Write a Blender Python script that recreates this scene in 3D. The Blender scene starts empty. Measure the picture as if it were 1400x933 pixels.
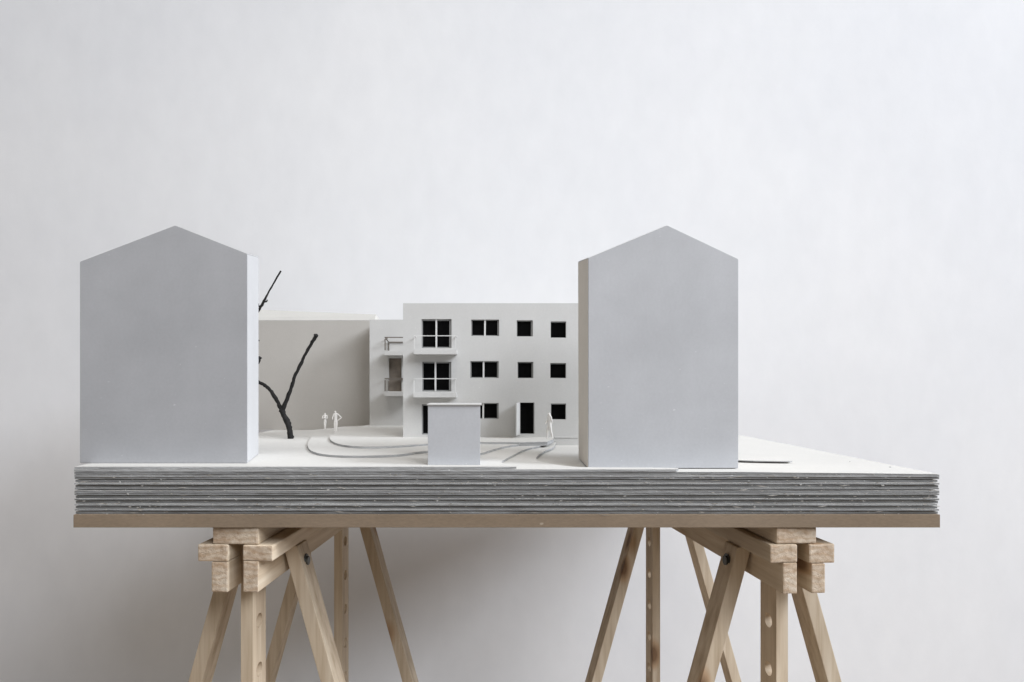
import bpy, bmesh, math, random
from mathutils import Vector, Matrix
random.seed(7)
S = bpy.context.scene
COL = S.collection
R = math.radians

# ------------------------------------------------------------------ camera
F = 900.0          # focal length in photograph pixels (1400 wide)
VX, HY = 655.0, 525.0
CZ = 1.0           # camera height, metres
cam_d = bpy.data.cameras.new('camera')
cam = bpy.data.objects.new('camera', cam_d); COL.objects.link(cam)
cam.location = (0, 0, CZ); cam.rotation_euler = (R(90), 0, 0)
cam_d.sensor_width = 36.0; cam_d.lens = F / 1400 * 36
cam_d.shift_x = (700 - VX) / 1400; cam_d.shift_y = (HY - 466.5) / 1400
cam_d.clip_start = 0.02; cam_d.clip_end = 60
S.camera = cam

# ------------------------------------------------------------------ world and lamps
w = bpy.data.worlds.new('World'); S.world = w; w.use_nodes = True
bg = w.node_tree.nodes['Background']
bg.inputs[0].default_value = (1.0, 0.96, 0.92, 1); bg.inputs[1].default_value = 0.125
def area(name, loc, target, sx, sy, power, col):
    l = bpy.data.lights.new(name, 'AREA'); l.shape = 'RECTANGLE'; l.size = sx; l.size_y = sy
    l.energy = power; l.color = col
    o = bpy.data.objects.new(name, l); COL.objects.link(o); o.location = loc
    o.rotation_euler = (Vector(target) - Vector(loc)).to_track_quat('-Z', 'Y').to_euler()
    return o
area('side_window_light', (12.0, -2.4, 8.6), (0.0, 1.4, 0.6), 4.0, 4.0, 1950, (0.875, 0.925, 1.0))
area('front_fill_light', (3.0, -3.3, 4.2), (0.2, 1.4, 0.8), 3.0, 2.2, 222, (0.90, 0.935, 1.0))  # added fill from the front right, no window known there
area('overhead_lamp', (0.0, 0.0, 3.6), (0.0, 1.5, 0.9), 2.0, 1.2, 5.5, (1.0, 0.96, 0.90)).data.spread = R(75)
area('left_fill_light', (-4.0, -1.0, 2.5), (0.0, 1.5, 1.0), 2.0, 2.0, 20, (1.0, 0.935, 0.87))  # added warm fill to brighten the right block's left side
S.view_settings.view_transform = 'Standard'
S.view_settings.look = 'None'
S.view_settings.exposure = 0.05
S.view_settings.gamma = 1.0

# ------------------------------------------------------------------ helpers
def P(px, py, D):
    return Vector(((px - VX) * D / F, D, CZ - (py - HY) * D / F))
def X(px, D): return (px - VX) * D / F
def Z(py, D): return CZ - (py - HY) * D / F
def GD(py, z): return -z * F / (py - HY)            # depth where a level z (below eye) shows at row py

def tag(o, label=None, cat=None, group=None, kind=None):
    if label: o['label'] = label
    if cat: o['category'] = cat
    if group: o['group'] = group
    if kind: o['kind'] = kind
    return o
def empty(name, loc=(0, 0, 0), rz=0.0):
    o = bpy.data.objects.new(name, None); COL.objects.link(o)
    o.location = loc; o.rotation_euler = (0, 0, rz); o.empty_display_size = 0.02
    return o
def obj(name, bm, mats, parent=None, smooth=False, world=True):
    """links bm as one mesh object; bm is in world coordinates unless world=False (then parent's own)"""
    bmesh.ops.recalc_face_normals(bm, faces=bm.faces)
    if parent is not None and world:
        M = Matrix.LocRotScale(parent.location, parent.rotation_euler, None)
        pp = parent.parent
        while pp is not None:
            M = Matrix.LocRotScale(pp.location, pp.rotation_euler, None) @ M; pp = pp.parent
        bmesh.ops.transform(bm, matrix=M.inverted(), verts=bm.verts)
    me = bpy.data.meshes.new(name); bm.to_mesh(me); bm.free()
    for m in (mats if isinstance(mats, (list, tuple)) else [mats]): me.materials.append(m)
    if smooth:
        for p in me.polygons: p.use_smooth = True
    o = bpy.data.objects.new(name, me); COL.objects.link(o)
    if parent is not None: o.parent = parent
    return o
def box(bm, x0, x1, y0, y1, z0, z1, bev=0.0, mat=0):
    vs = [bm.verts.new(c) for c in ((x0,y0,z0),(x1,y0,z0),(x1,y1,z0),(x0,y1,z0),(x0,y0,z1),(x1,y0,z1),(x1,y1,z1),(x0,y1,z1))]
    fs = [bm.faces.new([vs[i] for i in q]) for q in ((0,1,5,4),(1,2,6,5),(2,3,7,6),(3,0,4,7),(4,5,6,7),(3,2,1,0))]
    for f in fs: f.material_index = mat
    if bev > 0:
        es = list({e for f in fs for e in f.edges})
        bmesh.ops.bevel(bm, geom=es, offset=bev, segments=2, affect='EDGES', profile=0.6)
    return vs
def hexa(bm, pts, bev=0.0):
    """pts: 4 bottom, 4 top"""
    vs = [bm.verts.new(p) for p in pts]
    fs = [bm.faces.new([vs[i] for i in q]) for q in ((0,1,5,4),(1,2,6,5),(2,3,7,6),(3,0,4,7),(4,5,6,7),(3,2,1,0))]
    if bev > 0:
        es = list({e for f in fs for e in f.edges})
        bmesh.ops.bevel(bm, geom=es, offset=bev, segments=2, affect='EDGES', profile=0.6)
def prism(bm, pts, z0, z1, side_mat=0, top_mat=0, zj=0.0):
    n = len(pts)
    lo = [bm.verts.new((p[0], p[1], z0)) for p in pts]
    hi = [bm.verts.new((p[0], p[1], z1 + (random.uniform(-zj, zj) if zj else 0))) for p in pts]
    t = bm.faces.new(hi); t.material_index = top_mat
    b = bm.faces.new(lo[::-1]); b.material_index = top_mat
    for i in range(n):
        f = bm.faces.new((lo[i], lo[(i+1) % n], hi[(i+1) % n], hi[i])); f.material_index = side_mat
def tube(bm, pts, rad, seg=10, rough=0.0):
    rings = []
    n = len(pts)
    for i, p in enumerate(pts):
        a = pts[max(0, i-1)]; b = pts[min(n-1, i+1)]
        d = (Vector(b) - Vector(a)).normalized()
        u = d.cross(Vector((0, 1, 0)));  u = u.normalized() if u.length > 1e-4 else Vector((1, 0, 0))
        v = d.cross(u).normalized(); r = rad[i] if isinstance(rad, (list, tuple)) else rad
        rings.append([bm.verts.new(Vector(p) + (u*math.cos(2*math.pi*k/seg) + v*math.sin(2*math.pi*k/seg)) * r * (1 + random.uniform(-rough, rough))) for k in range(seg)])
    for i in range(n-1):
        for k in range(seg):
            bm.faces.new((rings[i][k], rings[i][(k+1) % seg], rings[i+1][(k+1) % seg], rings[i+1][k]))
    bm.faces.new(rings[0][::-1]); bm.faces.new(rings[-1])
def catmull(pts, n=6):
    out = []
    for i in range(len(pts)-1):
        p0 = Vector(pts[max(0, i-1)]); p1 = Vector(pts[i]); p2 = Vector(pts[i+1]); p3 = Vector(pts[min(len(pts)-1, i+2)])
        for k in range(n):
            t = k / n
            out.append(0.5*((2*p1) + (p2-p0)*t + (2*p0-5*p1+4*p2-p3)*t*t + (3*p1-p0-3*p2+p3)*t**3))
    out.append(Vector(pts[-1]))
    return out

# ------------------------------------------------------------------ materials
def mat_base(name, rough=0.85):
    m = bpy.data.materials.new(name); m.use_nodes = True
    nt = m.node_tree; b = nt.nodes['Principled BSDF']
    b.inputs['Roughness'].default_value = rough
    b.inputs['Specular IOR Level'].default_value = 0.25
    return m, nt, b
def noise(nt, scale, detail=4, stretch=(1, 1, 1), rough=0.55, rot=(0, 0, 0), offs=(0, 0, 0)):
    tc = nt.nodes.new('ShaderNodeTexCoord'); mp = nt.nodes.new('ShaderNodeMapping')
    mp.inputs['Scale'].default_value = stretch; mp.inputs['Rotation'].default_value = rot; mp.inputs['Location'].default_value = offs
    n = nt.nodes.new('ShaderNodeTexNoise'); n.inputs['Scale'].default_value = scale
    n.inputs['Detail'].default_value = detail; n.inputs['Roughness'].default_value = rough
    nt.links.new(tc.outputs['Object'], mp.inputs['Vector']); nt.links.new(mp.outputs['Vector'], n.inputs['Vector'])
    return n
def ramp(nt, src, stops):
    r = nt.nodes.new('ShaderNodeValToRGB'); els = r.color_ramp.elements
    els[0].position, els[0].color = stops[0][0], (*stops[0][1], 1)
    els[1].position, els[1].color = stops[1][0], (*stops[1][1], 1)
    for p, c in stops[2:]:
        e = els.new(p); e.color = (*c, 1)
    nt.links.new(src, r.inputs[0]); return r.outputs[0]
def mul(nt, a, b, fac=1.0, mode='MULTIPLY'):
    m = nt.nodes.new('ShaderNodeMix'); m.data_type = 'RGBA'; m.blend_type = mode
    m.inputs[0].default_value = fac
    nt.links.new(a, m.inputs[6]); nt.links.new(b, m.inputs[7]); return m.outputs[2]
def bump(nt, b, h, strength, dist):
    bp = nt.nodes.new('ShaderNodeBump'); bp.inputs['Strength'].default_value = strength; bp.inputs['Distance'].default_value = dist
    nt.links.new(h, bp.inputs['Height']); nt.links.new(bp.outputs[0], b.inputs['Normal'])

def board_mat(name, c, var=0.06, mott=6, specks=True, tint=None):
    """painted / raw model-making board: soft mottling, faint fibres, small pale scuffs"""
    m, nt, b = mat_base(name, 0.8)
    lo = tuple(v*(1-var) for v in c); hi = tuple(min(1, v*(1+var)) for v in c)
    n1 = noise(nt, mott, 6, rough=0.6)
    col = ramp(nt, n1.outputs['Fac'], [(0.3, lo), (0.7, hi)])
    n2 = noise(nt, 260, 3)
    f = ramp(nt, n2.outputs['Fac'], [(0.3, (0.955,)*3), (0.7, (1.0,)*3)])
    col = mul(nt, col, f)
    if specks:
        n3 = noise(nt, 95, 2, stretch=(1, 1, 1.6))
        s = ramp(nt, n3.outputs['Fac'], [(0.735, (0, 0, 0)), (0.76, (0.11, 0.11, 0.11))])
        col = mul(nt, col, s, 1.0, 'ADD')
    nt.links.new(col, b.inputs['Base Color'])
    n4 = noise(nt, 420, 2)
    bump(nt, b, n4.outputs['Fac'], 0.25, 0.0003)
    return m
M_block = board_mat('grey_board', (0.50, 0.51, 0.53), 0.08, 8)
M_block2 = board_mat('dimmed_grey_board', (0.40, 0.405, 0.42), 0.08, 8)  # same board, darkened for the weaker light at the left end
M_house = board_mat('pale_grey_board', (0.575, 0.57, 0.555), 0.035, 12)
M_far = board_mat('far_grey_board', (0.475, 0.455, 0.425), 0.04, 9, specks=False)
M_side = board_mat('lit_side_board', (0.62, 0.62, 0.625), 0.04, 7, specks=False)  # block board lightened to carry the light on its right side
M_side_warm = board_mat('bounce_lit_side_board', (0.66, 0.615, 0.55), 0.06, 9, specks=False)  # block board lightened and warmed to carry bounced light on its left side
M_roof = board_mat('cream_board', (0.57, 0.555, 0.52), 0.03, 7, specks=False)
M_white = board_mat('white_board', (0.80, 0.80, 0.79), 0.03, 7, specks=False)
M_ground = board_mat('ground_sheet', (0.67, 0.655, 0.622), 0.03, 8, specks=False)
M_fig = board_mat('figure_white', (0.84, 0.82, 0.79), 0.02, 60, specks=False)
M_stick = board_mat('white_stick', (0.66, 0.655, 0.64), 0.02, 60, specks=False)
M_fibre = board_mat('torn_paper_fibre', (0.70, 0.70, 0.68), 0.1, 60, specks=False)
M_reveal = board_mat('shade_toned_card', (0.27, 0.27, 0.265), 0.05, 60, specks=False)  # card colour darkened for the shade inside the window reveals
M_wire = board_mat('shade_toned_wire', (0.16, 0.14, 0.12), 0.1, 60, specks=False)  # wire colour carries the shade the rear balconies stand in

def edge_mat(name, k):
    m, nt, b = mat_base(name, 0.95)
    n1 = noise(nt, 60, 8, stretch=(0.16, 1, 5), rough=0.7)
    col = ramp(nt, n1.outputs['Fac'], [(0.3, (0.19*k, 0.19*k, 0.19*k)), (0.55, (0.31*k, 0.313*k, 0.313*k)), (0.75, (0.47*k, 0.475*k, 0.47*k))])
    n2 = noise(nt, 420, 3, stretch=(0.35, 1, 1))
    s = ramp(nt, n2.outputs['Fac'], [(0.70, (0, 0, 0)), (0.74, (0.40, 0.40, 0.39))])
    col = mul(nt, col, s, 1.0, 'ADD')
    nt.links.new(col, b.inputs['Base Color'])
    n3 = noise(nt, 300, 5, stretch=(0.2, 1, 2), rough=0.7)
    bump(nt, b, n3.outputs['Fac'], 1.0, 0.0014)
    return m
M_edge = edge_mat('cut_greyboard', 0.88); M_step = edge_mat('cut_step_edge', 1.45); M_edge_dark = edge_mat('cut_greyboard_dark', 0.66); M_edge_pale = edge_mat('cut_greyboard_pale', 1.15)
def mdf_mat():
    m, nt, b = mat_base('mdf_board', 0.75)
    n1 = noise(nt, 5, 6, stretch=(1, 1, 2))
    col = ramp(nt, n1.outputs['Fac'], [(0.3, (0.225, 0.17, 0.118)), (0.7, (0.29, 0.222, 0.158))])
    n2 = noise(nt, 500, 3, stretch=(0.3, 1, 1)); f = ramp(nt, n2.outputs['Fac'], [(0.3, (0.86,)*3), (0.7, (1,)*3)])
    col = mul(nt, col, f)
    n3 = noise(nt, 34, 2, stretch=(1, 1, 1.5)); s = ramp(nt, n3.outputs['Fac'], [(0.74, (0, 0, 0)), (0.77, (0.16, 0.15, 0.13))])
    col = mul(nt, col, s, 1.0, 'ADD')
    nt.links.new(col, b.inputs['Base Color'])
    bump(nt, b, n2.outputs['Fac'], 0.3, 0.0004)
    return m
M_mdf = mdf_mat()
def pine_mat(axis, name, seed=0.0):
    m, nt, b = mat_base(name, 0.6)
    st = {'y': (1, 0.06, 1), 'z': (1, 1, 0.06)}[axis]
    n1 = noise(nt, 75, 6, stretch=st, rough=0.6, offs=(seed, seed*2, seed))
    oi = nt.nodes.new('ShaderNodeObjectInfo'); mr = nt.nodes.new('ShaderNodeMapRange'); mr.inputs[4].default_value = 7.0
    nt.links.new(oi.outputs['Random'], mr.inputs[0])
    col = ramp(nt, n1.outputs['Fac'], [(0.28, (0.47, 0.365, 0.25)), (0.5, (0.64, 0.53, 0.395)), (0.72, (0.76, 0.66, 0.52))])
    n2 = noise(nt, 3.2, 3, offs=(seed, 0, 0)); c2 = ramp(nt, n2.outputs['Fac'], [(0.35, (0.84, 0.82, 0.80)), (0.65, (1.0, 1.0, 1.0))])
    col = mul(nt, col, c2)
    tc = nt.nodes.new('ShaderNodeTexCoord'); mp = nt.nodes.new('ShaderNodeMapping')
    mp.inputs['Scale'].default_value = {'y': (1, 0.45, 1), 'z': (1, 1, 0.45)}[axis]; mp.inputs['Location'].default_value = (seed*3, seed, seed*5)
    v = nt.nodes.new('ShaderNodeTexVoronoi'); v.inputs['Scale'].default_value = 13
    nt.links.new(tc.outputs['Object'], mp.inputs[0]); nt.links.new(mp.outputs[0], v.inputs['Vector'])
    k = ramp(nt, v.outputs['Distance'], [(0.08, (0.30, 0.19, 0.12)), (0.16, (0.8, 0.66, 0.55)), (0.24, (1, 1, 1))])
    col = mul(nt, col, k, 0.9)
    nt.links.new(col, b.inputs['Base Color'])
    for nd in [x for x in nt.nodes if x.bl_idname == 'ShaderNodeMapping']:
        src_ = nd.inputs['Vector'].links[0].from_socket; ad = nt.nodes.new('ShaderNodeVectorMath'); ad.operation = 'ADD'
        nt.links.new(src_, ad.inputs[0]); nt.links.new(mr.outputs[0], ad.inputs[1]); nt.links.new(ad.outputs[0], nd.inputs['Vector'])
    hs = nt.nodes.new('ShaderNodeHueSaturation'); vr = nt.nodes.new('ShaderNodeMapRange'); vr.inputs[3].default_value = 0.86; vr.inputs[4].default_value = 1.1
    nt.links.new(oi.outputs['Random'], vr.inputs[0]); nt.links.new(vr.outputs[0], hs.inputs['Value']); nt.links.new(b.inputs['Base Color'].links[0].from_socket, hs.inputs['Color']); nt.links.new(hs.outputs[0], b.inputs['Base Color'])
    bump(nt, b, n1.outputs['Fac'], 0.35, 0.0008)
    return m
M_pine_y = pine_mat('y', 'pine_rail', 0.3)
M_pine_z = pine_mat('z', 'pine_leg', 1.7)
def endgrain_mat():
    m, nt, b = mat_base('pine_end_grain', 0.9)
    n1 = noise(nt, 85, 8, rough=0.7)
    col = ramp(nt, n1.outputs['Fac'], [(0.30, (0.42, 0.32, 0.23)), (0.42, (0.58, 0.48, 0.37)), (0.7, (0.76, 0.67, 0.55))])
    n2 = noise(nt, 25, 2); c2 = ramp(nt, n2.outputs['Fac'], [(0.35, (0.8, 0.72, 0.66)), (0.65, (1, 1, 1))])
    col = mul(nt, col, c2)
    nt.links.new(col, b.inputs['Base Color'])
    tc = nt.nodes.new('ShaderNodeTexCoord'); oi = nt.nodes.new('ShaderNodeObjectInfo'); va = nt.nodes.new('ShaderNodeVectorMath'); va.operation = 'ADD'
    cx = nt.nodes.new('ShaderNodeMapRange'); cx.inputs[3].default_value = -0.06; cx.inputs[4].default_value = 0.06; nt.links.new(oi.outputs['Random'], cx.inputs[0])
    nt.links.new(tc.outputs['Object'], va.inputs[0]); nt.links.new(cx.outputs[0], va.inputs[1])
    wv = nt.nodes.new('ShaderNodeTexWave'); wv.wave_type = 'RINGS'; wv.rings_direction = 'Y'; wv.inputs['Scale'].default_value = 34; wv.inputs['Distortion'].default_value = 6; wv.inputs['Detail'].default_value = 3; wv.inputs['Detail Scale'].default_value = 2
    nt.links.new(va.outputs[0], wv.inputs['Vector'])
    rg = ramp(nt, wv.outputs['Fac'], [(0.1, (0.80, 0.70, 0.60)), (0.6, (1, 1, 1))])
    col = mul(nt, col, rg, 0.55); nt.links.new(col, b.inputs['Base Color'])
    w_ = noise(nt, 110, 7, stretch=(1, 1, 1.4), rough=0.7)
    bump(nt, b, w_.outputs['Fac'], 0.8, 0.0026)
    return m
M_end = endgrain_mat()
def simple(name, c, rough=0.8, sc=80, var=0.15, met=0.0, bs=0.0):
    m, nt, b = mat_base(name, rough); b.inputs['Metallic'].default_value = met
    n = noise(nt, sc, 5)
    nt.links.new(ramp(nt, n.outputs['Fac'], [(0.3, tuple(v*(1-var) for v in c)), (0.7, tuple(v*(1+var) for v in c))]), b.inputs['Base Color'])
    if bs: bump(nt, b, n.outputs['Fac'], bs, 0.001)
    return m
M_black = simple('black_card', (0.005, 0.005, 0.005), 1.0)
M_black.node_tree.nodes['Principled BSDF'].inputs['Specular IOR Level'].default_value = 0.0
M_brownrec = simple('brown_recess', (0.20, 0.17, 0.14), 0.9)
M_bark = simple('black_bark', (0.016, 0.015, 0.015), 0.75, 300, 0.5, 0, 1.0)
M_steel = simple('dull_steel', (0.12, 0.12, 0.11), 0.45, 200, 0.3, 0.8)
def wall_mat():
    m, nt, b = mat_base('white_plaster', 0.9)
    n1 = noise(nt, 1.3, 5, rough=0.6)
    col = ramp(nt, n1.outputs['Fac'], [(0.3, (0.795, 0.80, 0.815)), (0.7, (0.85, 0.85, 0.855))])
    n2 = noise(nt, 14, 5, stretch=(1, 1, 0.6)); f = ramp(nt, n2.outputs['Fac'], [(0.3, (0.965,)*3), (0.7, (1.0,)*3)])
    nt.links.new(mul(nt, col, f), b.inputs['Base Color'])
    n3 = noise(nt, 22, 10, rough=0.68)
    bump(nt, b, n3.outputs['Fac'], 0.05, 0.01)
    return m
M_wall = wall_mat()
def floor_mat():
    m, nt, b = mat_base('oak_floor', 0.55)
    n1 = noise(nt, 14, 6, stretch=(0.1, 1, 1))
    col = ramp(nt, n1.outputs['Fac'], [(0.3, (0.24, 0.185, 0.135)), (0.7, (0.35, 0.28, 0.21))])
    nt.links.new(col, b.inputs['Base Color']); return m
M_floor = floor_mat()

# ------------------------------------------------------------------ setting
WD = 2.15
bm = bmesh.new(); box(bm, -4.5, 4.5, WD, WD + 0.15, 0, 3.6); tag(obj('wall', bm, M_wall), kind='structure')
bm = bmesh.new()
for i in range(30):
    y = WD - 0.15*i - 0.003
    box(bm, -4.5, 4.5, y - 0.147, y, -0.03, 0.0)
tag(obj('floor', bm, M_floor), kind='structure')

# ------------------------------------------------------------------ model base
LX, RX, FD, BD = X(101, 0.9), X(1285, 0.9), 0.9, 1.96
T = 0.0036
zl = {2: -0.1063, 1: -0.1099, 0: -0.1135, -1: -0.1170, -2: -0.1207, -3: -0.1243}
base = tag(empty('model_base', ((LX+RX)/2, FD, CZ - 0.1965)), 'long stacked greyboard terrain base on a brown board, lying across two trestles', 'model base')
bm = bmesh.new(); box(bm, LX - 0.0005, RX + 0.0, FD - 0.0005, BD, CZ - 0.1965, CZ - 0.1788, 0.0005)
obj('base_board', bm, M_mdf, base)

def wob(n, amp, corr=0.75):
    v, out = 0.0, []
    for _ in range(n):
        v = v*corr + random.uniform(-amp, amp)*(1-corr)*2.2; out.append(v)
    return out
def rect_outline(x0, x1, y0, y1, off, amp):
    n = 220; wv = wob(n+1, amp, 0.8)
    ph, ph2, fr = random.uniform(0, 6.3), random.uniform(0, 6.3), random.uniform(3, 9)
    wv = [v + 0.0004*math.sin(ph + fr*i/n) + 0.0003*math.sin(ph2 + 3.7*fr*i/n) for i, v in enumerate(wv)]
    wv[0] = wv[-1] = 0.0
    pts = [(x0 + (x1-x0)*i/n, y0 + off + wv[i]) for i in range(n+1)]
    m = 60; ws = wob(m+1, amp, 0.8)
    pts += [(x1 + ws[i], y0 + off + (y1-y0-off)*i/m) for i in range(1, m+1)]
    ws = wob(m+1, amp, 0.8)
    pts += [(x0 + ws[i], y1 - (y1-y0-off)*i/m) for i in range(0, m)]
    return pts
N = 15
ztop, zbot = zl[-3], -0.1788
pitch = (ztop - zbot) / N
for i in range(N):
    z0 = zbot + pitch*i; z1 = z0 + pitch
    top = i == N-1
    off = random.choice([0.0010, 0.0014, 0.0018]) if i % 2 else random.choice([0.0016, 0.0030, 0.0042, 0.0036]); rx = random.choice([0, 0, -0.0004, -0.0008, 0.0003]) if i != 3 else -0.0028
    if top: off = 0.0012; rx = 0
    bm = bmesh.new()
    prism(bm, rect_outline(LX, RX + rx, FD, BD, off, 0.0006), CZ + z0 + (random.uniform(0.0009, 0.0014) if i % 2 else random.uniform(0.0001, 0.0005)), CZ + z1 - (0 if top else random.uniform(0.0, 0.0006)), 0, 1)
    obj('board_layer', bm, [random.choice([M_edge, M_edge_dark, M_edge_pale]), M_ground], base)

bm = bmesh.new()
for _ in range(420):
    x = random.uniform(LX, RX); zj = CZ + zbot + pitch*random.randint(0, N); yy = FD + random.uniform(-0.0010, 0.0008)
    l = random.uniform(0.001, 0.006) if random.random() < 0.8 else random.uniform(0.006, 0.018); t = random.uniform(0.0003, 0.0009) if random.random() < 0.97 else random.uniform(0.0008, 0.0014)
    a = random.uniform(-0.25, 0.25); dx, dz = l*math.cos(a), l*math.sin(a)*0.5
    p = Vector((x, yy, zj + random.uniform(-0.001, 0.001))); q = Vector((min(x+dx, RX), yy + random.uniform(-0.001, 0.0006), p.z + dz)); m_ = (p+q)/2 + Vector((0, -0.0007, t)); k_ = (p+q)/2 + Vector((0, 0.0002, -t))
    vs = [bm.verts.new(v) for v in (p, m_, q, k_)]
    bm.faces.new((vs[0], vs[1], vs[3])); bm.faces.new((vs[1], vs[2], vs[3])); bm.faces.new((vs[0], vs[3], vs[2])); bm.faces.new((vs[0], vs[2], vs[1]))
tag(obj('torn_fibres', bm, M_fibre, base), kind='stuff')
def gp(px, py, lev):                       # image point on a level -> plan (x, y)
    D = GD(py, zl[lev]); return (X(px, D), D)
def pd(px, D): return (X(px, D), D)
def front_edge(xend, off=0.0004):
    n = 120; wv = wob(n+1, 0.0006, 0.8)
    return [(LX + (xend-LX)*i/n, FD + off + wv[i]) for i in range(n+1)]
back_left = [pd(505, 1.750), pd(450, 1.675), pd(410, 1.584), pd(353, 1.525), (-0.553, 1.45)]
def contour(lev, pts, tail, name='contour_layer', par=base, thin=0.0):
    outline = pts + tail
    bm = bmesh.new()
    z = CZ + zl[lev] - thin; zb = CZ + zl[lev-1] + 0.0001 if thin else CZ + zl[lev-1] + (0.0006 if lev < 1 else (0.00015 if lev == 1 else -0.0034))
    prism(bm, [(p[0], p[1]) for p in outline], zb, z, 0, 1)
    if lev == -2:                                            # the sheet sags to the right end
        for v in bm.verts:
            if v.co.z > z - 0.001:
                t = min(1, max(0, (v.co.x - X(1015, 0.9))/(RX - X(1015, 0.9)))); v.co.z -= 0.0030*t
    return obj(name, bm, [M_edge if lev < -1 else M_step, M_ground], par)
def cm(lst, n=5): return [tuple(v)[:2] for v in catmull([(p[0], p[1], 0) for p in lst], n)]
# level -2
n_ = 30
contour(-2, front_edge(RX, 0.0010) + [(RX, FD + (1.86-FD)*i/n_) for i in range(1, n_+1)], [pd(540, 1.86)] + [(a, b + 0.012) for a, b in back_left])
leaf = cm([pd(985, 1.06), gp(1009, 627.3, -1), gp(1050, 628.4, -1), gp(1083, 628.2, -1), gp(1066, 623, -1), gp(1045, 618, -1), gp(1025, 613.3, -1), pd(1005, 1.36)])
contour(-1, leaf, [pd(960, 1.40), pd(950, 1.10)], thin=0.0022)
# level -1
c = cm([(X(925, 0.9005), 0.9008), (X(922, 0.915), 0.915), (X(860, 0.921), 0.921), (X(800, 0.924), 0.924), gp(768, 636.5, -1), gp(742, 632, -1), gp(733, 627, -1), gp(738, 621, -1), gp(747, 615.5, -1), gp(756, 612, -1), pd(760, 1.30), pd(760.4, 1.5), pd(760.4, 1.80)])
contour(-1, front_edge(X(925, 0.9))[:-1] + c, [pd(540, 1.83)] + [(a, b + 0.006) for a, b in back_left])
# level 0
c = cm([(X(706, 0.9005), 0.9008), gp(698, 637.2, 0), gp(688, 634, 0), gp(686, 631, 0), gp(693, 627, 0), gp(704, 621, 0), gp(717, 615, 0), gp(730, 611.3, 0), gp(740, 609.2, 0), pd(747, 1.30), pd(748, 1.5), pd(748, 1.78)])
contour(0, front_edge(X(706, 0.9), 0.0012)[:-1] + c, [pd(540, 1.80)] + back_left)
# level 1
c = cm([gp(436, 588.5, 1), gp(429, 593, 1), gp(424, 600, 1), gp(420.5, 607, 1), gp(422, 613, 1), gp(428, 617.5, 1), gp(442, 621, 1), gp(470, 623, 1), gp(510, 623, 1), gp(545, 621.5, 1), gp(584, 617, 1), gp(625, 620, 1), gp(645, 621, 1), gp(660, 619, 1), gp(678, 613.5, 1), gp(696, 609.5, 1), gp(712, 607.2, 1), gp(724, 606.0, 1), pd(731, 1.30), pd(733, 1.40), pd(733, 1.75)])
contour(1, c, [pd(540, 1.77), pd(505, 1.745), pd(470, 1.70)])
# level 2
c = cm([gp(462, 590, 2), gp(453, 595, 2), gp(451, 600, 2), gp(456, 604.5, 2), gp(466, 607.8, 2), gp(482, 610, 2), gp(505, 610.8, 2), gp(545, 609.5, 2), gp(584, 606.8, 2), gp(620, 605, 2), gp(660, 604.8, 2), gp(710, 604.8, 2)]) + [gp(748, 604.3, 2), gp(757, 600.5, 2), pd(757, 1.34), pd(757, 1.70)]
contour(2, c, [pd(540, 1.74), pd(507, 1.735)])
for px, py, s in ((1162, 631.8, 0.0013), (1217, 639.3, 0.0017)):
    D = GD(py, zl[-3] if py < 632 else zl[-2]); 
    bm = bmesh.new(); bmesh.ops.create_icosphere(bm, subdivisions=1, radius=s*0.7)
    for v in bm.verts: v.co = v.co * random.uniform(0.7, 1.3); v.co.z *= 0.5
    lev = -3
    D = GD(py, -0.1232)
    o = obj('crumb', bm, M_edge); o.location = (X(px, D), D, CZ - 0.1227)
    tag(o, 'tiny grey crumb on the bare right end of the base, ' + ('farther from the corner' if px < 1200 else 'nearer the corner'), 'crumb', 'crumbs on the base')

# ------------------------------------------------------------------ gabled blocks
def gable_block(front, back, label, bmat, smat):
    """front/back: 5 world points each: bottom left, bottom right, right eave, ridge, left eave"""
    root = tag(empty('gabled_block', ((front[0][0]+front[1][0])/2, front[0][1], front[0][2])), label, 'model house', 'gabled grey blocks at the front of the base')
    def five(bm, pts): return [bm.verts.new(p) for p in pts]
    # body: closed solid of front, back and side walls
    bm = bmesh.new(); a = five(bm, front); b = five(bm, back)
    bm.faces.new(a); bm.faces.new(b[::-1])
    for i in (0, 1, 4):
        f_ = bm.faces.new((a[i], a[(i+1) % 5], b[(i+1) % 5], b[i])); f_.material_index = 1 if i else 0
    bm.faces.new((a[2], a[3], b[3], b[2])); bm.faces.new((a[3], a[4], b[4], b[3]))
    es = [e for e in bm.edges]
    bmesh.ops.bevel(bm, geom=es, offset=0.0007, segments=2, affect='EDGES')
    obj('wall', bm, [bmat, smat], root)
    # roof sheets: thin boards laid on the slopes, set back from the gable
    for (i, j) in ((2, 3), (4, 3)):
        bm = bmesh.new()
        A, B, Cc, Dd = Vector(front[i]), Vector(front[j]), Vector(back[j]), Vector(back[i])
        n = (B-A).cross(Dd-A).normalized(); n = n if n.z > 0 else -n
        t = 0.0014; ins = (Dd-A).normalized()*0.0012
        up = (B-A).normalized()*0.0006
        lo = [A+ins+n*0.0001+up, B+ins+n*0.0001-up, Cc-ins+n*0.0001-up, Dd-ins+n*0.0001+up]
        hi = [p+n*t*0.5 for p in lo]
        vs = [bm.verts.new(p) for p in lo+hi]
        for q in ((0,1,2,3),(4,5,6,7),(0,1,5,4),(1,2,6,5),(2,3,7,6),(3,0,4,7)): bm.faces.new([vs[k] for k in q])
        obj('roof_slope', bm, M_white, root)
    return root
D1 = GD(633.7, zl[0]); D1b = GD(621, zl[0]); zb = CZ + zl[0]
f = [P(109, 0, D1), P(338, 0, D1), P(338, 347.5, D1), P(239, 308.5, D1), P(109, 358, D1)]
f[0].z = f[1].z = zb
xr = X(353.5, D1b)
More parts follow.
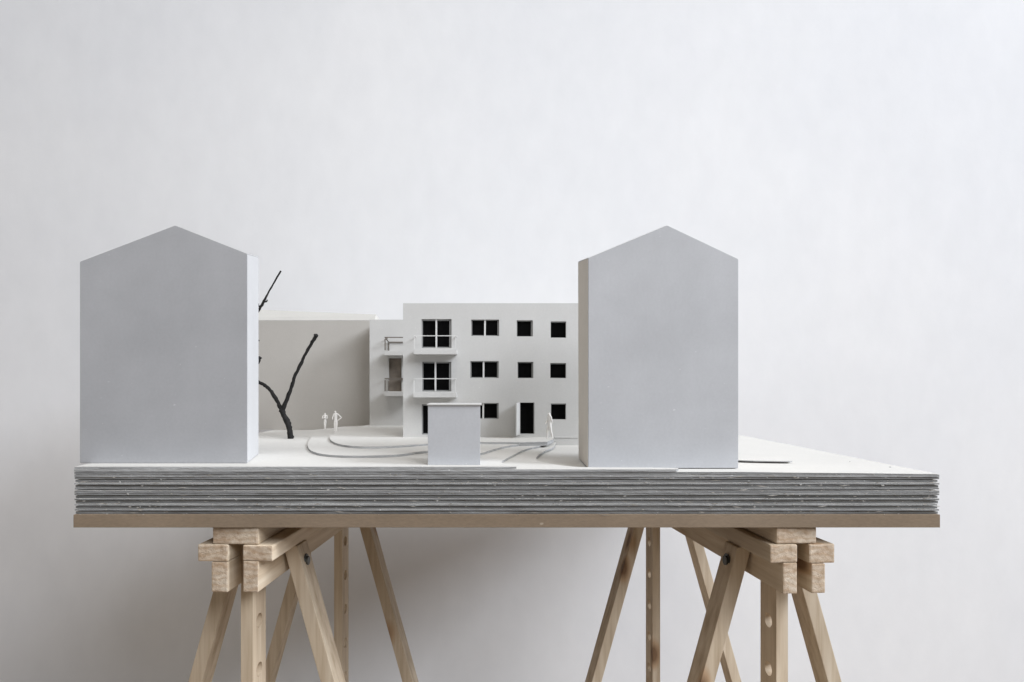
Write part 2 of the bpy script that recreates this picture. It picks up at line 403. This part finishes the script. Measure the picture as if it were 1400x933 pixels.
b_ = [Vector((f[0].x + 0.002, D1b, zb)), Vector((xr, D1b, zb)), Vector((xr, D1b, Z(352, D1b))), Vector((f[3].x, D1b, f[3].z)), Vector((f[4].x + 0.002, D1b, f[4].z))]
gable_block(f, b_, 'tall grey gabled block at the left end of the base, right side coloured lighter as if lit', M_block2, M_side)
D2 = GD(640.5, zl[-2]); D2b = GD(626.5, zl[-2]); zb = CZ + zl[-2]
f = [P(804, 0, D2), P(1009.5, 0, D2), P(1009.5, 354.5, D2), P(912.5, 308.5, D2), P(804, 353.3, D2)]
f[0].z = f[1].z = zb
xl = X(791, D2b)
b_ = [Vector((xl, D2b, zb)), Vector((f[1].x, D2b, zb)), Vector((f[2].x, D2b, f[2].z)), Vector((f[3].x, D2b, f[3].z)), Vector((X(790.3, D2b), D2b, Z(358.6, D2b)))]
gable_block(f, b_, 'tall grey gabled block right of the windowed house, left side tinted as if by warm bounced light', M_block, M_side_warm)

# ------------------------------------------------------------------ small flat-roofed shed
D3 = GD(636, zl[0]); x0, x1 = X(585, D3), X(656.5, D3); zt = Z(554.5, D3)
shed = tag(empty('flat_roofed_shed', ((x0+x1)/2, D3, CZ + zl[0])), 'small plain grey box with a thin white flat lid in front of the windowed house', 'model shed')
bm = bmesh.new(); box(bm, x0, x1, D3, D3 + 0.055, CZ + zl[0], zt, 0.0004)
obj('wall', bm, M_block, shed)
bm = bmesh.new(); box(bm, x0 - 0.0014, x1 + 0.0022, D3 - 0.002, D3 + 0.058, zt + 0.0001, zt + 0.0019, 0.0003)
obj('roof', bm, M_house, shed)

# ------------------------------------------------------------------ facade with openings
def facade(bm, x0, x1, z0, z1, y, holes, depth):
    xs = sorted({x0, x1, *[h[0] for h in holes], *[h[1] for h in holes]})
    zs = sorted({z0, z1, *[h[2] for h in holes], *[h[3] for h in holes]})
    cache = {}
    def V(a, b, c):
        k = (round(a, 7), round(b, 7), round(c, 7))
        if k not in cache: cache[k] = bm.verts.new(k)
        return cache[k]
    def inh(xc, zc): return any(h[0] < xc < h[1] and h[2] < zc < h[3] for h in holes)
    for i in range(len(xs)-1):
        for j in range(len(zs)-1):
            if inh((xs[i]+xs[i+1])/2, (zs[j]+zs[j+1])/2): continue
            for yy in (y, y + depth):
                bm.faces.new((V(xs[i], yy, zs[j]), V(xs[i+1], yy, zs[j]), V(xs[i+1], yy, zs[j+1]), V(xs[i], yy, zs[j+1])))
            for (dx, dz, A, B) in ((-1, 0, (xs[i], zs[j]), (xs[i], zs[j+1])), (1, 0, (xs[i+1], zs[j]), (xs[i+1], zs[j+1])),
                                   (0, -1, (xs[i], zs[j]), (xs[i+1], zs[j])), (0, 1, (xs[i], zs[j+1]), (xs[i+1], zs[j+1]))):
                ni, nj = i+dx, j+dz
                out = ni < 0 or nj < 0 or ni >= len(xs)-1 or nj >= len(zs)-1
                if out or inh((xs[ni]+xs[ni+1])/2, (zs[nj]+zs[nj+1])/2):
                    bm.faces.new((V(A[0], y, A[1]), V(B[0], y, B[1]), V(B[0], y+depth, B[1]), V(A[0], y+depth, A[1])))

DH = GD(598, zl[2])                                   # windowed house
hx0, hx1 = X(551, DH), X(868, DH)
hz0, hz1 = CZ + zl[-3] + 0.0002, Z(414.8, DH)
house = tag(empty('apartment_house', ((hx0+hx1)/2, DH, hz0)), 'pale grey flat-topped model house with black window openings and two balconies on its front', 'model house')
WT = 0.0065
def H(px0, px1, py0, py1): return (X(px0, DH), X(px1, DH), Z(py1, DH), Z(py0, DH))
# kind, px0, px1, py0, py1, mullion px, skew
wins = [('french', 576.3, 617.3, 436.6, 476, 596.4), ('french', 577, 617, 494.8, 535.3, 595.2), ('french', 576.5, 616.8, 553, 594.5, 595.6),
        ('wide', 644.2, 682.4, 437.2, 459.6, 663.2), ('wide', 642.9, 681.8, 494, 517, 661.2), ('wide', 643.5, 681.8, 551.4, 573, 660.8),
        ('square', 706.5, 728.4, 438.2, 460.2, None), ('square', 707.6, 729.2, 495, 517.2, None),
        ('square', 753, 774, 439.7, 462, None), ('square', 752.4, 773.9, 496.6, 517.2, None), ('square', 753.2, 773.8, 552, 573.8, None),
        ('door', 711.2, 730.6, 550.6, 593.6, None)]
holes = [H(*wn[1:5]) for wn in wins]
zw = {'ab': 0}
bm = bmesh.new(); facade(bm, hx0, hx1, hz0, hz1, DH, holes, WT)
obj('front_wall', bm, M_house, house)
HD = 0.17
bm = bmesh.new(); box(bm, hx0, hx0 + WT, DH + WT + 0.0002, DH + HD, hz0, hz1); obj('side_wall', bm, M_house, house)
bm = bmesh.new(); box(bm, hx1 - WT, hx1, DH + WT + 0.0002, DH + HD, hz0, hz1); obj('side_wall', bm, M_house, house)
bm = bmesh.new(); box(bm, hx0 + WT + 0.0002, hx1 - WT - 0.0002, DH + HD - WT, DH + HD, hz0, hz1); obj('back_wall', bm, M_house, house)
bm = bmesh.new(); box(bm, hx0 + WT + 0.0002, hx1 - WT - 0.0002, DH + WT + 0.0002, DH + HD - WT - 0.0002, hz1 - 0.008, hz1 - 0.005); obj('roof', bm, M_white, house)
bm = bmesh.new(); box(bm, X(758, DH), hx1 - 0.002, DH - 0.0012, DH - 0.0002, Z(598.6, DH), Z(597.4, DH)); obj('ledge', bm, M_stick, house)
for kind, a, b, c, d, mu in wins:
    x0, x1, z0, z1 = H(a, b, c, d)
    nm = 'door_opening' if kind == 'door' else 'window'
    bm = bmesh.new(); box(bm, x0 - 0.002, x1 + 0.002, DH + WT + 0.0003, DH + WT + 0.0013, z0 - 0.002, z1 + 0.002)
    wo = obj(nm, bm, M_black, house)
    # inner frame: uneven card strips lining the opening, coloured dark as if shaded, a little in front of the black card
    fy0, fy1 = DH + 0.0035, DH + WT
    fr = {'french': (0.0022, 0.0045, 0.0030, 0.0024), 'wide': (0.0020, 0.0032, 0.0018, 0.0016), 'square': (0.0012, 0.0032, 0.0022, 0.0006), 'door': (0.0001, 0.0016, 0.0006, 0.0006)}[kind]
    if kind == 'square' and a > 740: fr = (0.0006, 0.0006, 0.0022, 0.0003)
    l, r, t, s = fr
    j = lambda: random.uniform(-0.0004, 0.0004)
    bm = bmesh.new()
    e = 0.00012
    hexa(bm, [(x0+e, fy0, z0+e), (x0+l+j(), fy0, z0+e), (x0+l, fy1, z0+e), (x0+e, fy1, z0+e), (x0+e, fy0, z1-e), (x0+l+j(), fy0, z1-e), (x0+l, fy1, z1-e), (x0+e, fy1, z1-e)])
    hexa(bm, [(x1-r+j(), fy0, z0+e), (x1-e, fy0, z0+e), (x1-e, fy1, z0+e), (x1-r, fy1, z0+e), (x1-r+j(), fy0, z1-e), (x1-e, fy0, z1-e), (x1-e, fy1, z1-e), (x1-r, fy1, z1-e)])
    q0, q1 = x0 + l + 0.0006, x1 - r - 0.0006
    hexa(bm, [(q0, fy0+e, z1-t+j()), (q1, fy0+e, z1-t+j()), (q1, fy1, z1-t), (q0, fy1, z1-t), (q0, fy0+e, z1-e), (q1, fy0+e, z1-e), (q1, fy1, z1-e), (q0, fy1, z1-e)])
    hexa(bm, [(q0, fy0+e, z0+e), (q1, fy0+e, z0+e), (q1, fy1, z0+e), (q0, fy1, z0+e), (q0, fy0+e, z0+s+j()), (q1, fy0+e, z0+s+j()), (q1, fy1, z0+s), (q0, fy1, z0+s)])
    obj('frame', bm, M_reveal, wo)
    if mu:
        mx = X(mu, DH); wdt = 0.00165
        tl = random.uniform(-0.0005, 0.0005)
        bm = bmesh.new()
        hexa(bm, [(mx-wdt+tl, fy0-0.001, z0+0.0003), (mx+wdt+tl, fy0-0.001, z0+0.0003), (mx+wdt+tl, fy0+0.0012, z0+0.0003), (mx-wdt+tl, fy0+0.0012, z0+0.0003),
                  (mx-wdt, fy0-0.001, z1-0.0003), (mx+wdt, fy0-0.001, z1-0.0003), (mx+wdt, fy0+0.0012, z1-0.0003), (mx-wdt, fy0+0.0012, z1-0.0003)])
        obj('mullion', bm, M_stick, wo)
# open door leaf
bm = bmesh.new(); hx = X(711.0, DH); zt_, zb_ = Z(550.8, DH), Z(594.5, DH)
tip = Vector((hx - 0.0085, DH - 0.026, 0)); hin = Vector((hx - 0.0003, DH - 0.0003, 0)); th = Vector((0.0019, -0.0005, 0))
hexa(bm, [(*(p.xy), z) for z in (zb_, zt_) for p in (hin, hin - th, tip - th, tip)])
obj('door_leaf', bm, M_house, house)

def balcony(parent, xa, xb, y, dep, zs0, zs1, zr, wr, mat_r, mat_s, inner=False, label=None):
    """slab between xa..xb projecting dep from y; rail wires up to zr"""
    bm = bmesh.new(); box(bm, xa, xb, y - dep, y - 0.0002, zs0, zs1, 0.0003)
    bo = obj('balcony', bm, mat_s, parent)
    def bar(p, q, n):
        bm = bmesh.new()
        r = wr
        box(bm, min(p[0], q[0])-r, max(p[0], q[0])+r, min(p[1], q[1])-r, max(p[1], q[1])+r, min(p[2], q[2])-(r if n == 'rail' else -r), max(p[2], q[2])+(r if n == 'rail' else -r))
        obj(n, bm, mat_r, bo)
    yf = y - dep + wr + 0.0006; xl, xr_ = xa + wr + 0.0008, xb - wr - 0.0012
    yb = y - 0.0008 - wr
    bar((xl, yf, zr), (xr_, yf, zr), 'rail')
    bar((xl, yf + 2*wr + .0001, zr), (xl, yb, zr), 'rail'); bar((xr_, yf + 2*wr + .0001, zr), (xr_, yb, zr), 'rail')
    bar((xl, yf, zs1), (xl, yf, zr - 2*wr), 'post'); bar((xr_, yf, zs1), (xr_, yf, zr - 2*wr), 'post')
    return bo, yb, bar, xl, xr_
DB = DH - 0.030
for (pa, pb, s0, s1, rr) in ((565.5, 624.5, 478, 484.6, 459.3), (564.8, 624, 536.8, 543.7, 518)):
    bal, yb, bar, xl, xr_ = balcony(house, X(pa, DB), X(pb, DB), DH, 0.030, Z(s1, DB), Z(s0, DB), Z(rr, DB), 0.0008, M_stick, M_house)

# ------------------------------------------------------------------ house behind, left of it
DL = GD(582, zl[2])
lx0, lx1 = X(505.3, DL), X(600, DL); lz0, lz1 = CZ + zl[2] + 0.0001, Z(437.3, DL)
left = tag(empty('balcony_house', ((lx0+lx1)/2, DL, lz0)), 'pale grey model house half hidden behind the windowed house, wire balconies coloured dark as if in shade', 'model house')
hl = (X(531.5, DL), X(549, DL), Z(536, DL), Z(490, DL))
bm = bmesh.new(); facade(bm, lx0, lx1, lz0, lz1, DL, [hl], 0.007); obj('front_wall', bm, M_house, left)
bm = bmesh.new(); box(bm, lx0, lx0 + 0.007, DL + 0.0072, DL + 0.12, lz0, lz1); obj('side_wall', bm, M_house, left)
bm = bmesh.new(); box(bm, lx0 + 0.0072, lx1, DL + 0.113, DL + 0.12, lz0, lz1); obj('back_wall', bm, M_house, left)
bm = bmesh.new(); box(bm, lx0 + 0.0072, lx1, DL + 0.0072, DL + 0.1128, lz1 - 0.008, lz1 - 0.004); obj('roof', bm, M_white, left)
bm = bmesh.new(); box(bm, hl[0] - 0.002, hl[1] + 0.002, DL + 0.0072, DL + 0.0085, hl[2] - 0.002, hl[3] + 0.002); obj('window', bm, M_brownrec, left)
DBL = DL - 0.04
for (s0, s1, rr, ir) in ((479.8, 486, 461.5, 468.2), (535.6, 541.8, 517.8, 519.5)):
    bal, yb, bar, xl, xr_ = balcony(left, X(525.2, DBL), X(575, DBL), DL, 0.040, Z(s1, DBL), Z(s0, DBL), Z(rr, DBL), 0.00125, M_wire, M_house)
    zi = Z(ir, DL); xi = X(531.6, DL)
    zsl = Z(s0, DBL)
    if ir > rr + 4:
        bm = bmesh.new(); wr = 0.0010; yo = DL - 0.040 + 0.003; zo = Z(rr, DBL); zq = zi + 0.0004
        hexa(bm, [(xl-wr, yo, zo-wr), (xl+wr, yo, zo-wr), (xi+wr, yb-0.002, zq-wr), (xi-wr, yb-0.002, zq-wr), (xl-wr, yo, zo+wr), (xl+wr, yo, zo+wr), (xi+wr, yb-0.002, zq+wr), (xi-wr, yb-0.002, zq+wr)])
        obj('rail', bm, M_wire, bal)  # sloped bar joins the outer rail to its shadow built as a rail
    bar((xi, yb, zi), (xr_ - 0.004, yb, zi), 'rail'); bar((xi, yb, zsl), (xi, yb, zi - 0.002), 'post')  # wall-side rail and post shaped after the railing's shadow

# ------------------------------------------------------------------ long far house with a pitched roof
DF = 1.78
fx0, fx1 = X(250, DF), X(512, DF); fz0, fz1 = CZ + zl[-3] + 0.0002, Z(438.6, DF)
far = tag(empty('long_house', ((fx0+fx1)/2, DF, fz0)), 'long windowless model house with a low pale roof behind the black twig tree', 'model house')
DRd = 1.865
rl, rr_ = Z(423.0, DRd), Z(430.2, DRd)
xrr = X(514, DRd)
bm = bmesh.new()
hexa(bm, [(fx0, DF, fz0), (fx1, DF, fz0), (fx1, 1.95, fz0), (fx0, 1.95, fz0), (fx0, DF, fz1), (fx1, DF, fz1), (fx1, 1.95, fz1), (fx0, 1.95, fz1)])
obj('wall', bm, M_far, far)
bm = bmesh.new()
e = 0.0004
vs = [bm.verts.new(p) for p in ((fx0, DF, fz1+e), (fx1, DF, fz1+e), (fx1, 1.95, fz1+e), (fx0, 1.95, fz1+e), (fx0, DRd, rl+0.006), (xrr, DRd, rr_))]
for q in ((0,1,5,4), (3,4,5,2), (0,4,3), (1,2,5), (3,2,1,0)): bm.faces.new([vs[k] for k in q])
obj('roof', bm, M_roof, far)

# ------------------------------------------------------------------ tree
DT = GD(600, zl[0])
tree = tag(empty('twig_tree', (X(397, DT), DT, CZ + zl[0])), 'bare black twig standing as a tree beside the left gabled block', 'model tree')
def tp(l, dy=None):
    return [P(a, b, DT + (dy[i] if dy else 0)) for i, (a, b) in enumerate(l)]
def branch(name, l, r, parent, dy=None, n=5):
    pts = tp(l, dy); cc = catmull(pts, n)
    rr = []
    for i in range(len(pts)-1):
        for k in range(n): rr.append((r[i] + (r[i+1]-r[i])*k/n) * DT/F * random.uniform(0.88, 1.12))
    rr.append(r[-1]*DT/F)
    cc = [p + Vector((random.uniform(-1, 1), random.uniform(-1, 1), random.uniform(-1, 1)))*0.0005 if 0 < i < len(cc)-1 else p for i, p in enumerate(cc)]
    bm = bmesh.new(); tube(bm, cc, rr, 9, 0.10)
    return obj(name, bm, M_bark, parent, smooth=True)
branch('trunk', [(397.5, 601), (396.5, 592), (394, 580), (388, 568), (385.5, 561), (384.5, 557)], [4.4, 3.9, 4.0, 3.5, 3.9, 2.6], tree)
branch('branch', [(385.5, 563), (391, 549), (398, 531), (403, 515), (412, 497), (416, 487), (424, 473), (430.5, 462), (432.5, 458.5)], [3.2, 2.8, 2.5, 2.1, 2.2, 1.9, 2.2, 2.8, 2.9], tree, [0, -.004, -.008, -.01, -.012, -.014, -.016, -.018, -.018])
br = branch('branch', [(386, 562), (380, 551), (371, 536), (362, 527), (354, 523), (345, 515), (338, 500), (335, 478), (340, 452), (350, 431), (360, 414), (366, 402), (375, 386), (384, 370.5)],
       [3.2, 2.6, 2.4, 2.5, 2.4, 2.2, 2.2, 2.0, 1.8, 1.6, 1.9, 1.2, 1.1, 1.3], tree, [0, .002, .004, .006, .008, .01, .012, .014, .012, .01, .01, .012, .014, .016])
branch('twig', [(337, 495), (347, 491), (354, 490), (358, 489.5)], [1.6, 1.6, 3.6, 0.7], br, [.012, .01, .008, .008], 3)
branch('twig', [(354, 490), (355, 494), (353, 498)], [1.8, 1.4, .5], br, [.008, .008, .008], 3)
branch('twig', [(335, 474), (346, 468), (354.5, 465.5)], [1.2, 1.0, 1.3], br, [.014, .01, .01], 3)
branch('twig', [(356, 421), (353.5, 418), (353, 415)], [1.1, 1.0, .6], br, [.01, .01, .01], 3)
branch('twig', [(361, 413), (364.5, 412), (365.5, 410)], [1.4, 1.0, .6], br, [.01, .01, .01], 3)

# ------------------------------------------------------------------ paper figures: one skinned body each
def figure(px, py, lev, hpx, joints, edges, label, rot=0.0, dz=0.0):
    D = GD(py, zl[lev]); h = hpx * D / F
    me = bpy.data.meshes.new('figurine')
    me.from_pydata([(j[0]*h, j[1]*h, j[2]*h) for j in joints], edges, [])
    o = bpy.data.objects.new('figurine', me); COL.objects.link(o)
    o.location = (X(px, D), D, CZ + zl[lev] + dz); o.rotation_euler = (0, 0, rot)
    sk = o.modifiers.new('Skin', 'SKIN')
    sv = me.skin_vertices[0].data
    for i, j in enumerate(joints): sv[i].radius = (j[3]*h, j[4]*h)
    sv[0].use_root = True
    ss = o.modifiers.new('Subdivision', 'SUBSURF'); ss.levels = 2; ss.render_levels = 2
    me.materials.append(M_fig)
    dg = bpy.context.evaluated_depsgraph_get(); dg.update()
    me2 = bpy.data.meshes.new_from_object(o.evaluated_get(dg))
    o.modifiers.clear(); o.data = me2
    for p in me2.polygons: p.use_smooth = True
    tag(o, label, 'figurine', 'white miniature people on the terrain')
    return o
# joints: x, y, z, rx, ry (relative to body height); root = pelvis
E = [(0,1),(1,2),(2,3),(3,4),(4,5),(0,6),(6,7),(7,8),(8,9),(0,10),(10,11),(11,12),(12,13),(3,14),(14,15),(15,16),(16,17),(3,18),(18,19),(19,20),(20,21)]
def person(lhand, rhand, lelb, relb, lk, rk, lf, rf, hip=0.075, sh=0.10, nod=(0, 0)):
    return [(0, 0, .52, hip, .055), (0, 0, .60, .062, .045), (0, 0, .72, .075, .05), (0, 0, .80, .055, .04), (nod[0]*.4, nod[1]*.4, .855, .026, .026), (nod[0], nod[1], .935, .052, .058),
            (-.045, 0, .47, .048, .045), (lk[0], lk[1], .28, .036, .036), (lf[0], lf[1], .05, .022, .022), (lf[0], lf[1]-.05, .015, .022, .014),
            (.045, 0, .47, .048, .045), (rk[0], rk[1], .28, .036, .036), (rf[0], rf[1], .05, .022, .022), (rf[0], rf[1]-.05, .015, .022, .014),
            (-sh, 0, .80, .030, .030), (lelb[0], lelb[1], lelb[2], .022, .022), (lhand[0], lhand[1], lhand[2], .017, .017), (lhand[0]*1.02, lhand[1]-.012, lhand[2]-.028, .014, .012),
            (sh, 0, .80, .030, .030), (relb[0], relb[1], relb[2], .022, .022), (rhand[0], rhand[1], rhand[2], .017, .017), (rhand[0]*1.02, rhand[1]-.012, rhand[2]-.028, .014, .012)]
figure(459, 593.2, 1, 33.5, person((-.115, -.06, .60), (.10, -.03, .55), (-.125, -.02, .66), (.235, 0, .655), (-.035, -.01, 0), (.035, 0, 0), (-.03, 0), (.045, 0), .07, .085, (-.02, -.02)), E,
       'white miniature man with one hand on his hip, right of the pair by the tree')
figure(444.3, 588.6, 0, 25.5, person((.05, -.09, .66), (-.05, -.10, .68), (-.15, -.03, .64), (.15, -.03, .64), (-.025, -.005, 0), (.025, 0, 0), (-.018, 0), (.022, 0), .10, .10, (0, 0)), E,
       'white miniature woman with folded arms, left of the pair by the tree')
figure(751.2, 599.6, 2, 37.5, [(a, b, c, d*1.35, e*1.35) for a, b, c, d, e in person((-.04, -.14, .54), (.04, .06, .52), (-.09, -.03, .64), (.09, .05, .64), (-.03, -.07, 0), (.03, .04, 0), (-.03, -.06), (.03, .11), .065, .085, (0, -.02))], E,
       'white miniature person walking past the right windows of the pale house', R(-68))

# ------------------------------------------------------------------ trestles
def member(parent, name, x0, x1, y0, y1, z0, z1, mat, bev=0.0022):
    bm = bmesh.new(); box(bm, x0, x1, y0, y1, z0, z1, bev)
    bm.normal_update()
    for f in bm.faces: f.material_index = 1 if abs(f.normal.y) > 0.9 and mat is M_pine_y else 0
    return obj(name, bm, [mat, M_end], parent, world=False)
def slanted(parent, name, xt, xb_, wx, y0, y1, zt, zb, bev=0.0018):
    """leg whose top centre is xt at zt and bottom centre xb_ at zb"""
    bm = bmesh.new(); s = (xt - xb_)/(zt - zb)
    h = wx/2*math.sqrt(1+s*s)
    hexa(bm, [(xb_-h, y0, zb), (xb_+h, y0, zb), (xb_+h, y1, zb), (xb_-h, y1, zb), (xt-h, y0, zt), (xt+h, y0, zt), (xt+h, y1, zt), (xt-h, y1, zt)], bev)
    return obj(name, bm, [M_pine_z], parent, world=False)
def holed_post(parent, xc, th, y0, y1, zt, zholes, r):
    """upright post with round holes drilled sideways (along x)"""
    bm = bmesh.new(); xa, xb = xc - th/2, xc + th/2; yc, wv = (y0+y1)/2, (y1-y0)
    cuts = [zt]
    segs = []
    zcur = zt
    for zh in zholes:
        a, b = zh + wv/2, zh - wv/2
        segs.append((zcur, a, None)); segs.append((a, b, zh)); zcur = b
    segs.append((zcur, 0.0, None))
    for (a, b, zh) in segs:
        if zh is None:
            for q in (((xa,y0,b),(xa,y1,b),(xa,y1,a),(xa,y0,a)), ((xb,y0,b),(xb,y1,b),(xb,y1,a),(xb,y0,a))): bm.faces.new([bm.verts.new(p) for p in q])
        else:
            n = 24; rings = {}
            for side, xx in ((0, xa), (1, xb)):
                o_, i_ = [], []
                for k in range(n):
                    t = 2*math.pi*k/n + math.pi/4; cx, sx = math.cos(t), math.sin(t); m = (wv/2)/max(abs(cx), abs(sx))
                    o_.append(bm.verts.new((xx, yc+cx*m, zh+sx*m))); i_.append(bm.verts.new((xx, yc+cx*r, zh+sx*r)))
                for k in range(n): bm.faces.new((o_[k], o_[(k+1) % n], i_[(k+1) % n], i_[k]))
                rings[side] = i_
            for k in range(n): bm.faces.new((rings[0][k], rings[0][(k+1) % n], rings[1][(k+1) % n], rings[1][k]))
        for yy in (y0, y1): bm.faces.new([bm.verts.new(p) for p in ((xa,yy,b),(xb,yy,b),(xb,yy,a),(xa,yy,a))])
    bm.faces.new([bm.verts.new(p) for p in ((xa,y0,zt),(xb,y0,zt),(xb,y1,zt),(xa,y1,zt))])
    bm.faces.new([bm.verts.new(p) for p in ((xa,y0,0),(xb,y0,0),(xb,y1,0),(xa,y1,0))])
    bmesh.ops.remove_doubles(bm, verts=bm.verts, dist=1e-5)
    return obj('post', bm, [M_pine_z], parent, world=False)
def trestle(pxc, ang, label, dims, legs, posts, L, boltside):
    D0 = 0.905
    root = tag(empty('trestle', (X(pxc, D0), D0, 0), ang), label, 'trestle', 'pine trestles under the model base')
    z = lambda py: Z(py, D0)
    sc = D0/F
    top = CZ - 0.1966
    u = lambda px: (px - pxc)*sc
    cx0, cx1, cy = dims['cap']
    member(root, 'cap_board', u(cx0), u(cx1), 0.0, L, z(cy), top, M_pine_y, 0.0028)
    for (a, b, t0, t1, dy) in dims['flat']: member(root, 'top_rail', u(a), u(b), dy, L-0.01, z(t1), z(t0) , M_pine_y, 0.0022)
    for (a, b, t0, t1, dy) in dims['low']: member(root, 'side_rail', u(a), u(b), dy, L-0.02, z(t1), z(t0), M_pine_y, 0.0018)
    (la, lb, lt0, lt1, _), (ra, rb, _, _, _) = dims['low']
    lx, rx = u(la), u(rb)
    ztop = z(dims['flat'][0][3]) - 0.0004
    sl = 0.285; wx = 0.021
    for y in legs:
        # legs hang on the outer faces of the side rails and splay outwards
        for s, xo in ((-1, lx), (1, rx)):
            xt = xo + s*(wx/2*math.sqrt(1+sl*sl) + 0.0006) + 0.0; 
            zt2 = z(dims['flat'][0 if s < 0 else 1][3]) - 0.0003
            slanted(root, 'leg', xt, xt + s*sl*ztop, wx, y, y + 0.041, zt2, 0.0, 0.0012)
            # bolt through leg and rail; left trestle: added disc standing for a dark hole
            bm = bmesh.new()
            xc_ = xt + s*(sl*0.020 + wx/2 + 0.001)
            zc_ = ztop - 0.020
            if (s, y) in boltside:
                for (dxx, sg, r_, d_) in ((0.0004, 24, 0.0105, 0.0016), (0.0028, 20, 0.0072, 0.0034)):
                    rot = Matrix.Translation((xc_ + s*dxx, y + 0.020, zc_ - 0.004)) @ Matrix.Rotation(R(90), 4, 'Y')
                    bmesh.ops.create_cone(bm, cap_ends=True, segments=sg, radius1=r_, radius2=r_*0.9, depth=d_, matrix=rot)
                obj('bolt', bm, M_steel, root, world=False)
    for (y, zh) in posts:
        gapc = (u(lb) + u(ra))/2 - (0.003 if pxc < 600 else 0)
        holed_post(root, gapc, 0.0175, y, y + 0.046, z(cy) - 0.0004, zh, 0.0105)
    return root
def holes_for(py, D):
    z0 = Z(py, D); return [z0 + 0.072*k for k in range(6, -12, -1) if 0.05 < z0 + 0.072*k < 0.74]
trestle(322.5, -math.atan(0.0889), 'pine trestle under the left half of the base, rails pointing to the right', 
        {'cap': (289, 354, 744.8), 'flat': [(269, 312, 745.1, 768.6, -0.002), (333, 375, 745.1, 766.2, -0.002)], 'low': [(288.5, 312, 769, 810, -0.002), (333.5, 355, 766.6, 808.8, -0.002)]},
        [0.085, 0.455], [(0.040, holes_for(850, 0.962)), (0.475, holes_for(740, 1.40))], 0.56, [(1, 0.085)])
trestle(1098, math.atan(0.0778), 'pine trestle under the right half of the base, rails pointing to the left',
        {'cap': (1060.5, 1117.5, 743.6), 'flat': [(1050.5, 1089, 744.2, 768.6, -0.002), (1105.5, 1142, 744.2, 770.5, -0.002)], 'low': [(1068.5, 1088.5, 769, 811.2, -0.002), (1109, 1128.5, 770.9, 811.4, -0.002)]},
        [0.085, 0.52], [(0.055, holes_for(847, 0.985)), (0.585, holes_for(784, 1.51))], 0.68, [(-1, 0.085)])
